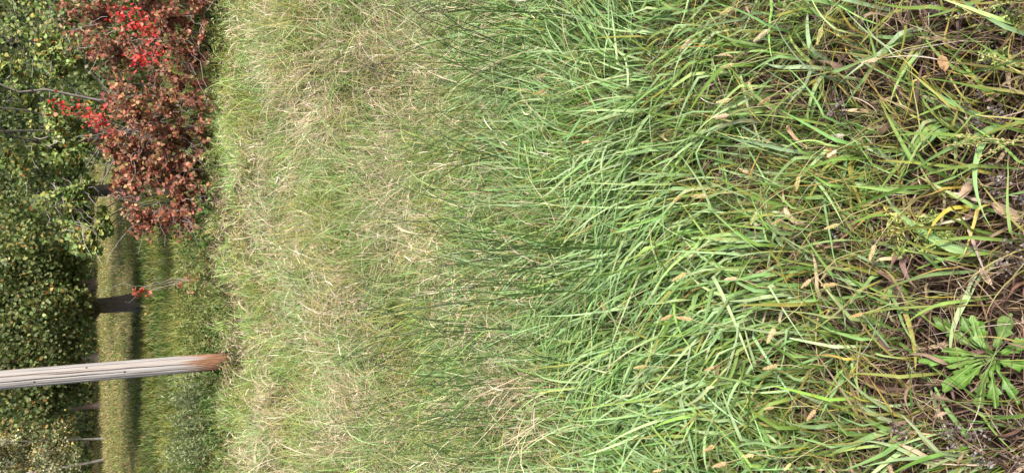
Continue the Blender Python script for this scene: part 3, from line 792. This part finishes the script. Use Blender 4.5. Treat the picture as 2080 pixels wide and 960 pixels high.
# the woods behind everything: nobody could count these
sp = Soup()
k = 42000
yy = rng.uniform(39, 46, k); xx = rng.uniform(-24, 20, k); zz = rng.uniform(0, 1, k) ** 1.3 * 9
ok = (zz < 6.5 + 2.5 * nz(xx, yy, .3, 2))
xx, yy, zz = xx[ok], yy[ok], zz[ok]; k = len(xx)
pal = np.where((nz(xx, zz * 2, .5, 1) > .3)[:, None], pick(MAP, k, .25), pick(DK, k, .25))
pal = np.where((xx < -6)[:, None] & (rng.uniform(size=(k, 1)) < .5), pick(PALE, k, .2), pal)
leaves(sp, np.stack([xx, yy, zz], -1), rand_dirs(k, -.4), rand_dirs(k, .8) + np.array([0, -.5, 0]), rng.uniform(.2, .38, k), pal)
build(sp, 'distant_woods', M_leaf, kind='stuff', cat='woods', label='dense dark woodland closing the view beyond the lawn')
# low dark undergrowth at the wood's foot
sp = Soup()
k = 9000
xx = rng.uniform(-22, 18, k); yy = 34.5 + rng.uniform(0, 3, k) + .6 * np.sin(xx); zz = rng.uniform(.03, 1.3, k)
leaves(sp, np.stack([xx, yy, zz], -1), rand_dirs(k, -.2), rand_dirs(k, .8) + np.array([0, -.5, 0]), rng.uniform(.12, .25, k), pick(DK + MAP[:2], k, .25))
build(sp, 'undergrowth', M_leaf, kind='stuff', cat='undergrowth', label='low dark undergrowth along the far edge of the lawn')
sp = Soup()
k = 16000
xx = rng.uniform(1.2, 7, k); yy = 12.2 + rng.uniform(0, 2.2, k); zz = rng.uniform(.03, 1, k) * (1.3 + .5 * nz(xx, yy, 1.2, 3))
leaves(sp, np.stack([xx, yy, zz], -1), rand_dirs(k, -.2), rand_dirs(k, .8) + np.array([0, -.5, 0]), rng.uniform(.05, .1, k), pick(DK + MAP[:2], k, .25))
build(sp, 'shaded_thicket', M_leaf, kind='stuff', cat='undergrowth', label='shaded thicket of leaves behind the red bushes and green shrub')

# ------------------------------------------------------------------ leafy weeds (goldenrod) by the post
def weed(base, h, nst, label, pal, name='goldenrod_plant', spread=.2, lsize=(.028, .055), per=64):
    b = np.array([base[0], base[1], float(gz(base[0], base[1]))])
    root = obj(name, None, label=label, cat='weed', group='leafy weeds round the post and bushes', loc=b)
    sl = Soup()
    for i in range(nst):
        p0 = b + np.array([*(rng.standard_normal(2) * spread), 0])
        p1 = p0 + np.array([rng.standard_normal() * .1, rng.standard_normal() * .1, h * rng.uniform(.7, 1.15)])
        P = arc(p0, p1, 6, 0, .02)
        s1 = Soup(); tube(s1, P, .0035, .0015, 3, (.12, .15, .05)); build(s1, 'stem', M_twig, root, origin=b)
        f = rng.uniform(.1, 1, per) * 4.999; i0 = f.astype(int); fr = (f - i0)[:, None]
        lp = P[i0] * (1 - fr) + P[i0 + 1] * fr
        leaves(sl, lp, rand_dirs(per, .25), rand_dirs(per, 1.2), rng.uniform(*lsize, per), pick(pal, per, .2), 'lance')
    o = build(sl, 'foliage', M_leaf, root, origin=b); o['kind'] = 'stuff'
WG = [(.23, .28, .13), (.28, .32, .17), (.18, .22, .09), (.22, .21, .10)]
WD = [(.07, .12, .03), (.10, .16, .035), (.13, .18, .05)]
WO = [(.16, .18, .05), (.13, .15, .04), (.20, .20, .07)]
for (px_, py_, h_, n__, lab, pal) in (
    (440, 800, .5, 22, 'light green feathery weed patch just below the post', WG), (430, 850, .55, 26, 'tallest light green weed patch below the post', WG),
    (425, 905, .55, 26, 'light green weeds near the bottom edge beyond the field', WG), (430, 955, .5, 22, 'light green weeds cut by the bottom edge of the photo', WG),
    (446, 776, .2, 12, 'dark green weeds crowding the rotten foot of the post', WD), (450, 698, .18, 12, 'dark green weeds on the upper side of the post foot', WD),
    (462, 850, .22, 16, 'dark low weeds in front of the light green patch', WD), (440, 655, .3, 18, 'olive weed patch between the post and the red sapling', WO),
    (425, 610, .38, 16, 'olive weeds under the red sapling', WO), (455, 560, .3, 14, 'yellowish weeds at the foot of the lowest red bush', WO),
    (450, 450, .22, 14, 'green weeds along the foot of the lowest red bush', WD), (455, 330, .22, 14, 'grey green weeds along the foot of the middle red bush', WO),
    (462, 60, .22, 12, 'yellow green weeds at the foot of the tall red bush', WO)):
    p = at(px_, py_)
    weed(p, h_, n__, lab, pal)

# ------------------------------------------------------------------ dark rushes
def rush(px_, py_, n, h, tilt, label):
    b = at(px_, py_); b[2] = float(gz(b[0], b[1]))
    root = obj('rush_clump', None, label=label, cat='rush', group='dark rush clumps in the grass', loc=b)
    for i in range(int(n * 1.5)):
        r0 = b + np.array([*(rng.standard_normal(2) * .1), 0])
        az = math.pi / 2 + tilt + rng.standard_normal() * .7
        hh = h * rng.uniform(.65, 1.15); ln = rng.uniform(.12, .5)
        p1 = r0 + np.array([math.cos(az) * hh * ln, math.sin(az) * hh * ln, hh])
        P = arc(r0, p1, 8, rng.uniform(0, .06), .008, up=.22)
        c0 = pick([(.03, .065, .014), (.045, .09, .018)], 1)[0]
        s1 = Soup(); tube(s1, P, rng.uniform(.0015, .0023) * (1 + .12 * max(0, b[1] - 2.2)), .0010, 4, c0, pick([(.02, .022, .015), (.05, .08, .02), (.09, .10, .03), (.012, .012, .012)], 1)[0]); build(s1, 'stem', M_rush, root, origin=b)
RU = [(1165, 40, 9, .62, -.3), (1120, 120, 9, .6, -.5), (1310, 385, 2, .6, .5), (1090, 210, 8, .55, -.2), (1130, 300, 5, .5, -.3), (1060, 350, 6, .45, 0), (1120, 430, 6, .5, -.2),
      (1210, 545, 8, .62, -.2), (1290, 560, 6, .65, -.3), (1130, 610, 7, .6, .2), (1060, 690, 8, .55, .3), (1140, 790, 9, .55, .2), (1040, 840, 8, .5, .3), (1150, 900, 7, .6, .2),
      (1010, 950, 7, .5, .1), (900, 640, 6, .5, .4), (860, 740, 6, .45, .3), (870, 170, 6, .45, -.2), (930, 260, 5, .45, -.1), (820, 330, 4, .4, 0), (790, 560, 4, .4, .3), (780, 880, 5, .4, .3), (650, 750, 3, .35, .2), (1230, 700, 5, .55, -.2)]
ONES = 'zero one two three four five six seven eight nine ten eleven twelve thirteen fourteen fifteen sixteen seventeen eighteen nineteen'.split()
TENS = '- - twenty thirty forty fifty sixty seventy eighty ninety'.split()
def word(n): return ONES[n] if n < 20 else TENS[n // 10] + ('-' + ONES[n % 10] if n % 10 else '')
def pct(x_, y_): return f'{word(round(x_ / 20.8))} percent across and {word(round(y_ / 9.6))} percent down the photo'
for i, (x_, y_, n__, h_, t_) in enumerate(RU):
    lk = 'sparse' if n__ < 5 else ('dense' if n__ > 7 else 'loose')
    rush(x_, y_, n__, h_, t_, f'{lk} dark rush stems rooted {pct(x_, y_)}')

# ------------------------------------------------------------------ foxtail heads
def foxtail(px_, py_, ang, ln, label, pal):
    hc = at(px_, py_, rng.uniform(.16, .26))
    d = math.cos(ang) * UP * 1 + math.sin(ang) * (-RT)          # ang: tilt in the picture, 0 = towards the left edge
    d = d + np.array([0, rng.uniform(.1, .5), -.15]); d /= np.linalg.norm(d)
    a0, a1 = hc - d * ln / 2, hc + d * ln / 2
    gb = a0 - d * .12 * np.array([1, 1, 0]) + np.array([rng.normal() * .03, -.03, 0]); gb[2] = float(gz(gb[0], gb[1]))
    root = obj('foxtail_grass', None, label=label, cat='foxtail', group='golden foxtail seed heads in the grass', loc=gb)
    s1 = Soup(); tube(s1, arc(gb, a0, 8, 0, .01, up=.3), .0012, .0008, 4, (.16, .20, .06), (.30, .26, .12)); build(s1, 'stem', M_rush, root, origin=gb)
    s2 = Soup()
    t = np.linspace(0, 1, 9); rr = ln * .095 * np.sin(np.clip(t * .92 + .06, 0, 1) * math.pi) ** .6
    cc = pick(pal, 1, .1)[0]
    # spikelets packed round the axis, each with fine bristles
    k = 170
    s = rng.uniform(0, 1, k); th = rng.uniform(0, 6.28, k)
    A = np.cross(d, [0, 0, 1.]); A /= np.linalg.norm(A); B = np.cross(d, A)
    rd = np.cos(th)[:, None] * A + np.sin(th)[:, None] * B
    rad = ln * .075 * np.minimum(1, np.minimum(s * 3 + .35, (1 - s) * 2 + .12)) * (1 + .25 * n_(k))
    pos = a0 + d * (s * ln)[:, None] + rd * rad[:, None] * .35
    leaves(s2, pos, d + rd * .6, rd + rand_dirs(k) * .2, ln * .075, pick([cc, cc * .7, cc * 1.25], k, .2), 'oval', 1.0)
    k = 420
    s = rng.uniform(0, 1, k); th = rng.uniform(0, 6.28, k)
    rd = np.cos(th)[:, None] * A + np.sin(th)[:, None] * B
    pos = a0 + d * (s * ln)[:, None]
    dd = d * 1.0 + rd
    lo = ln * .05
    az = np.arctan2(dd[:, 1], dd[:, 0]); el = np.arctan2(dd[:, 2], np.hypot(dd[:, 0], dd[:, 1]))
    blades(s2, pos, az, el, ln * rng.uniform(.16, .30, k) * (1 - .65 * s ** 2), .0007, 0, 2, 0, -5, 0, 0, n_(k, 1), np.clip(cc * 1.35 + .05, 0, 1))
    tube(s2, np.stack([a0 + d * ln * q_ for q_ in t]), ln * .05, ln * .015, 6, cc * .8)
    build(s2, 'seed_head', M_fluff, root, origin=gb)
GOLD = [(.42, .31, .15), (.46, .35, .19), (.38, .27, .13)]
PALEF = [(.52, .42, .30), (.48, .36, .27)]
GRF = [(.38, .36, .14)]
FX = [(1100, 155, .5), (1098, 188, .5), (1190, 288, .1), (1055, 492, -.4), (1225, 622, -1.2), (1353, 645, .4), (1390, 646, -.1), (1380, 562, .6), (1485, 566, .1), (1547, 72, .7), (1392, 92, .9),
      (1465, 236, .1), (1470, 205, .2), (1376, 403, .8), (1420, 398, 0), (1532, 442, 1.4), (1578, 450, .5), (1620, 372, 1.4), (1442, 748, .5), (1566, 680, 1.4), (1565, 745, .3), (1563, 828, .3),
      (1648, 842, 1.1), (1440, 910, .6), (1462, 943, .5), (1600, 947, 1.1), (1690, 312, .8), (1772, 512, 1.3), (1684, 578, .1), (1638, 575, .9), (1768, 124, .2), (1665, 72, 1.3), (1476, 22, .5),
      (1335, 955, .4), (1478, 134, .2), (1552, 206, .6), (1690, 460, .4), (1740, 640, .4), (1520, 925, .2), (1300, 745, .2), (1250, 470, -.3), (1150, 700, .2)]
for i, (x_, y_, an) in enumerate(FX):
    tl = 'upright' if abs(an - 1.35) < .2 else ('slanting' if abs(an) > .35 else 'level')
    pl, cn = ((PALEF, 'pale buff') if i in (8, 9, 10, 11, 12, 26, 30) else ((GRF, 'greenish') if i in (15, 17, 31) else (GOLD, 'golden')))
    foxtail(x_, y_, an * (1 if y_ else 1), rng.uniform(.022, .041), f'{cn} {tl} foxtail head {pct(x_, y_)}', pl)

# ------------------------------------------------------------------ big-bladed tussocks close by: every blade its own part
def tussock(px_, py_, specs, label, name='grass_tussock'):
    """specs: (azimuth in degrees, 0 = towards picture top, 90 = picture left; elevation; length; width; droop; turn; colour key)"""
    b = at(px_, py_); b[2] = float(gz(b[0], b[1]))
    root = obj(name, None, label=label, cat='grass tuft', group='broad bladed grass tufts close to the camera', loc=b)
    for (az, el, L, W, dr, tn, key) in specs:
        s1 = Soup()
        c0 = pick({'g': G_BLUE, 'b': G_BRIGHT, 'o': G_OLIVE, 'y': YELLOW, 's': STRAW, 'd': G_DARK}[key], 1, .1)
        ct = c0 if rng.uniform() < .7 else c0 * np.array([1.5, 1.1, .9])
        r0 = b[None] + np.array([[*(rng.standard_normal(2) * .012), 0]])
        blades(s1, r0, R(az), R(el), L, W, R(dr), 14, .16, rng.uniform(.03, .12), R(tn), rng.normal() * .5, rng.normal() * .3, c0, ct, csplit=3)
        build(s1, 'blade', M_broad, root, origin=b)
def rnd_specs(n, a0, a1, L, W, keys='ggbbo', el=(30, 80), dr=(50, 140)):
    return [(rng.uniform(a0, a1), rng.uniform(*el), rng.uniform(*L) * .85, rng.uniform(*W), rng.uniform(*dr), rng.normal() * 30, keys[rng.integers(len(keys))]) for _ in range(n)]
tussock(1960, 245, rnd_specs(12, 60, 170, (.16, .30), (.008, .013), 'gggbo'), 'wide green blades fanning out near the top right, left of the bent blades')
tussock(2065, 250, [(110, 65, .24, .013, 60, 20, 'g'), (60, 60, .22, .012, 50, -20, 'g'), (175, 70, .3, .012, 90, 30, 'g')], 'few long bent blades at the right edge above the middle')
tussock(2075, 520, [(80, 50, .30, .018, 80, -50, 'g'), (150, 45, .26, .014, 90, 20, 'g'), (40, 40, .2, .012, 60, 0, 'o')], 'very wide curved green blade arching up beside the right edge')
tussock(1760, 300, rnd_specs(14, 40, 190, (.18, .32), (.007, .011)), 'broad green tuft left of the wide fan, one third down')
tussock(1700, 150, rnd_specs(14, 20, 200, (.18, .32), (.007, .011)), 'broad green tuft in the upper right under the brown leaf')
tussock(1850, 560, rnd_specs(10, 60, 240, (.16, .28), (.007, .011), 'ggbo'), 'broad tuft left of the dandelion and below the feathery weed')
tussock(1790, 700, rnd_specs(16, 30, 210, (.18, .33), (.006, .010), 'ggbbd'), 'dense tuft of narrow green blades left of the dandelion')
tussock(1880, 870, rnd_specs(10, 40, 200, (.18, .32), (.008, .013), 'gggb'), 'tuft of long green blades below the dandelion at the bottom right')
tussock(1980, 930, rnd_specs(9, 20, 180, (.16, .30), (.008, .012), 'gggo'), 'green tuft at the bottom edge near the right corner')
tussock(1640, 420, rnd_specs(16, 40, 200, (.2, .36), (.007, .011), 'gggbo'), 'arching broad tuft in the brown patch right of centre')
tussock(1560, 640, rnd_specs(16, 60, 240, (.22, .38), (.007, .011), 'gggbb'), 'lush arching tuft right of the paired foxtails')
tussock(1620, 860, rnd_specs(16, 30, 200, (.22, .38), (.007, .011), 'gggbb'), 'lush long bladed tuft near the bottom right of centre')
tussock(1500, 250, rnd_specs(16, 120, 290, (.22, .38), (.007, .0105), 'gggbb'), 'arching tuft drooping over the green field above the centre')
tussock(1480, 60, rnd_specs(14, 60, 220, (.22, .38), (.007, .0105), 'gggbb'), 'lush tuft near the top edge right of centre')
tussock(1480, 800, rnd_specs(14, 60, 220, (.22, .38), (.007, .0105), 'gggbb'), 'lush tuft left of the lowest foxtails near the bottom')
tussock(1900, 60, rnd_specs(8, 40, 180, (.15, .28), (.007, .012), 'gggo'), 'sparse blades at the top right beside the grey seed fluff')
tussock(2020, 420, rnd_specs(6, 60, 200, (.12, .22), (.006, .010), 'sosy'), 'yellowing tuft between the feathery weed and the right edge')

# ------------------------------------------------------------------ dandelion rosette: every toothed leaf its own part
def dandelion():
    b = at(2036, 722, .03); b[2] = float(gz(b[0], b[1])) + .01
    root = obj('dandelion', None, label='dandelion rosette of toothed bright green leaves at the bottom right', cat='dandelion', loc=b)
    spec = [(118, .135, .040), (97, .14, .036), (80, .105, .03), (140, .11, .034), (62, .145, .044), (40, .11, .038), (15, .10, .04), (165, .115, .042), (190, .10, .040), (-20, .12, .044), (-60, .11, .04), (215, .10, .036), (-100, .10, .04), (108, .09, .026), (28, .085, .03)]
    # azimuth 0 = +x (picture top), 90 = away (picture left)
    for az, L, W in spec:
        L, W = L * rng.uniform(.8, 1.0), W * rng.uniform(.8, 1.05)
        az = R(180 - az) if False else R(az)
        n = 30
        s = np.linspace(0, 1, n)
        el = R(rng.uniform(18, 42)) - R(rng.uniform(35, 60)) * s
        st = L / (n - 1)
        d = np.array([math.cos(az), math.sin(az)])
        turn = rng.normal() * .25
        A = az + turn * s
        P = np.cumsum(np.stack([np.cos(el) * np.cos(A), np.cos(el) * np.sin(A), np.sin(el)], -1) * st, 0)
        P[:, 2] = np.maximum(P[:, 2], .03) + .03 * np.minimum(1, s * 4)
        side = np.stack([-np.sin(A), np.cos(A), 0 * A], -1)
        base_w = W * .5 * np.clip(.10 + 1.2 * s ** 1.3, 0, 1) * np.clip((1.03 - s) / .30, 0, 1) ** .75
        def edge(ph):
            q_ = 1 - (s * rng.uniform(3.4, 4.6) + ph) % 1.0   # backward-pointing teeth
            return base_w * (1 - rng.uniform(.45, .65) * q_ ** .8)
        wl_, wr_ = edge(rng.uniform(0, .3)), edge(rng.uniform(.2, .5))
        wave = .004 * np.sin(s * 14 + rng.uniform(0, 6))
        up_ = np.array([0, 0, 1.0])
        Ed1 = P + side * wl_[:, None] + up_ * (.18 * wl_ + wave)[:, None]
        In1 = P + side * (wl_ * .12 + .0006)[:, None] + up_ * .0012
        In2 = P - side * (wr_ * .12 + .0006)[:, None] + up_ * .0012
        Ed2 = P - side * wr_[:, None] + up_ * (.18 * wr_ - wave)[:, None]
        V = np.stack([Ed1, (Ed1 + In1) / 2 + up_ * .0012, In1, P, In2, (Ed2 + In2) / 2 + up_ * .0012, Ed2], 1)
        g = pick([(.085, .17, .022), (.11, .21, .035), (.07, .14, .02), (.10, .18, .04)], 1, .1)[0]
        rib = np.array([.22, .28, .10])
        C = np.stack([g, g * 1.03, g * .95, rib, g * .95, g * 1.03, g * .97], 0)[None].repeat(n, 0)
        i = (np.arange(n - 1) * 7)[:, None]; j = np.arange(6)[None]
        F = np.stack([i + j, i + j + 1, i + j + 8, i + j + 7], -1)
        U = np.stack(np.broadcast_arrays(np.arange(7)[None] * .3 + az, s[:, None] * 8), -1)
        o = build(Soup().add(V, F, C, U), 'leaf', M_dand, root)
        o.location = (0, 0, rng.uniform(0, .02))
    s1 = Soup(); c_ = pick([(.30, .20, .12)], 1)[0]
    tube(s1, [(0, 0, -.02), (0, 0, .005), (0, 0, .018)], .009, .004, 7, c_); build(s1, 'crown', M_thatch, root)
dandelion()

# ------------------------------------------------------------------ small weeds close by
def feathery(px_, py_, r, label, pal, n=420, h=.16, lsz=(.006, .012)):
    b = at(px_, py_, .05); b[2] = float(gz(b[0], b[1]))
    root = obj('feathery_weed', None, label=label, cat='weed', loc=b)
    sl = Soup()
    for i in range(9):
        e_ = b + np.array([*(rng.standard_normal(2) * r * .6), h * rng.uniform(.7, 1.1)])
        P = arc(b, e_, 6, 0, .03)
        s1 = Soup(); tube(s1, P, .0018, .0008, 4, (.18, .22, .07)); build(s1, 'stem', M_rush, root, origin=b)
        k = n // 9
        pos = P[-1] + rng.standard_normal((k, 3)) * np.array([r * .22, r * .22, r * .5])
        leaves(sl, pos, rand_dirs(k, .5), rand_dirs(k, 1), rng.uniform(*lsz, k) * 1.3, pick(pal, k, .25), 'lance', 1.0)
    o = build(sl, 'foliage', M_leaf, root, origin=b); o['kind'] = 'stuff'
YG = [(.22, .29, .07), (.28, .34, .11), (.17, .24, .06)]
feathery(1925, 478, .028, 'yellow green feathery weed above the dandelion in brown litter', YG, 900, .1, lsz=(.004, .010))
feathery(1855, 460, .028, 'small yellowing feathery weed just left of the larger feathery weed', [(.40, .36, .12), (.34, .32, .10), (.30, .34, .10)], 260, .1)
feathery(2050, 130, .018, 'feathery green weed at the right edge near the top corner', YG, 300, .1)
feathery(2068, 40, .018, 'small feathery sprig in the top right corner', YG, 200, .1)
feathery(1640, 25, .02, 'little yellow green sprig at the top edge', YG, 120, .1)

def fluff(px_, py_, r, label, n=170):
    b = at(px_, py_, .05); b[2] = float(gz(b[0], b[1]))
    root = obj('dried_seed_plant', None, label=label, cat='dried weed', group='grey dried seed plants in the litter', loc=b)
    sl = Soup()
    for i in range(6):
        e_ = b + np.array([*(rng.standard_normal(2) * r), rng.uniform(.05, .1)])
        P = arc(b, e_, 5, 0, .05)
        s1 = Soup(); tube(s1, P, .0014, .0008, 4, (.13, .09, .07)); build(s1, 'stem', M_rush, root, origin=b)
        k = n // 6
        pos = P[-1] + rng.standard_normal((k, 3)) * r * .33
        leaves(sl, pos, rand_dirs(k), rand_dirs(k), rng.uniform(.004, .009, k), pick([(.22, .19, .18), (.15, .12, .11), (.28, .25, .24), (.10, .075, .07)], k, .2), 'lance', 2)
    o = build(sl, 'seed_fluff', M_fluff, root, origin=b); o['kind'] = 'stuff'
for x_, y_, r_, wd in ((2040, 60, .035, 'large'), (2035, 95, .03, 'large'), (2052, 250, .02, 'small'), (1990, 255, .018, 'small'), (2055, 500, .03, 'broad'), (2060, 375, .02, 'small'), (1832, 862, .02, 'tight dark'), (2060, 905, .03, 'broad'),
                       (1960, 900, .02, 'small'), (1720, 460, .015, 'tiny'), (1700, 225, .015, 'tiny'), (1900, 20, .02, 'small')):
    fluff(x_, y_, r_, f'{wd} grey brown dried seed cluster {pct(x_, y_)}')

# bead-like yellowish seed spikes
def spike(px_, py_, ang, ln, label):
    c = at(px_, py_, .14)
    d = math.cos(ang) * UP - math.sin(ang) * RT; d = d * np.array([1, 1, .35]); d /= np.linalg.norm(d)
    gb = c - d * .1; gb[2] = float(gz(gb[0], gb[1]))
    root = obj('seed_spike', None, label=label, cat='seed spike', group='yellow green beaded seed spikes', loc=gb)
    s1 = Soup(); tube(s1, arc(gb, c - d * ln / 2, 6, 0, .02), .0013, .001, 4, (.25, .2, .1)); tube(s1, [c - d * ln / 2, c, c + d * ln / 2], .001, .0006, 4, (.3, .28, .12)); build(s1, 'stem', M_rush, root, origin=gb)
    s2 = Soup(); k = 70
    pos = c + d * (rng.uniform(-.5, .5, k) * ln)[:, None] + rng.standard_normal((k, 3)) * .002
    leaves(s2, pos, rand_dirs(k, .3), rand_dirs(k, .5), rng.uniform(.003, .005, k), pick([(.30, .30, .10), (.25, .27, .09), (.34, .28, .12)], k, .15), 'round', 1)
    o = build(s2, 'seeds', M_leaf, root, origin=gb); o['kind'] = 'stuff'
for x_, y_, an, l_ in ((1985, 22, .1, .10), (2040, 125, -.3, .09), (1990, 280, -.1, .08), (1450, 386, -.1, .07), (1965, 292, 0, .06), (2030, 300, .3, .08)):
    spike(x_, y_, an, l_, f'yellow green beaded seed spike {pct(x_, y_)}')

# fallen broad leaves
def dead_leaf(px_, py_, L, W, az, col, label, curl=.5, name='dead_leaf'):
    b = at(px_, py_, .09)
    n, mm_ = 9, 7
    s = np.linspace(0, 1, n)[:, None]; t = np.linspace(-1, 1, mm_)[None]
    w = W * .5 * np.sin(np.clip(s * .93 + .05, 0, 1) * math.pi) ** .7
    x = (s - .5) * L + 0 * t; y = w * t
    z = curl * (np.abs(t) ** 1.6) * w + curl * .5 * L * (s - .5) ** 2 + .002 * np.sin(s * 19 + t * 7)
    V = np.stack([x, y, z], -1)
    i = (np.arange(n - 1) * mm_)[:, None]; j = np.arange(mm_ - 1)[None]
    F = np.stack([i + j, i + j + 1, i + j + mm_ + 1, i + j + mm_], -1)
    col = np.array(col)
    C = np.broadcast_to(col * (.8 + .25 * np.abs(t[..., None])), (n, mm_, 3)) * np.ones((n, 1, 1))
    root = obj(name, None, label=label, cat='dead leaf', group='fallen dead leaves in the grass', loc=b)
    root.rotation_euler = (rng.normal() * .3 + .2, rng.normal() * .3, az)
    build(Soup().add(V, F, C, np.stack(np.broadcast_arrays(t * 1.0, s * 1.0), -1)), 'leaf_blade', M_thatch, root)
    s1 = Soup(); tube(s1, [(-.5 * L - L * .25, 0, .004), (-.5 * L, 0, .001), (0, 0, -.001), (.45 * L, 0, .001)], .0012, .0006, 5, col * .6); build(s1, 'midrib', M_thatch, root)
for x_, y_, L, W, az, c_, lb in ((1915, 130, .042, .02, .4, (.30, .19, .10), 'broad tan fallen leaf lying in the litter near the top right'),
                                 (1690, 312, .035, .02, .4, (.46, .28, .12), 'orange brown leaf beside a foxtail one third down'),
                                 (1700, 278, .04, .012, 1.6, (.40, .33, .30), 'pinkish grey narrow dead leaf above the orange brown leaf'),
                                 (1965, 385, .05, .018, 2.6, (.36, .25, .17), 'crumpled tan leaf above the feathery weed'),
                                 (2000, 560, .04, .012, .3, (.50, .38, .26), 'pale dead sliver above the dandelion'),
                                 (2045, 430, .06, .022, 1.0, (.33, .23, .16), 'brown ragged leaf near the right edge')):
    dead_leaf(x_, y_, L, W, az, c_, lb)

print('tris about', sum(len(o.data.polygons) * 2 for o in S.objects if o.type == 'MESH'))
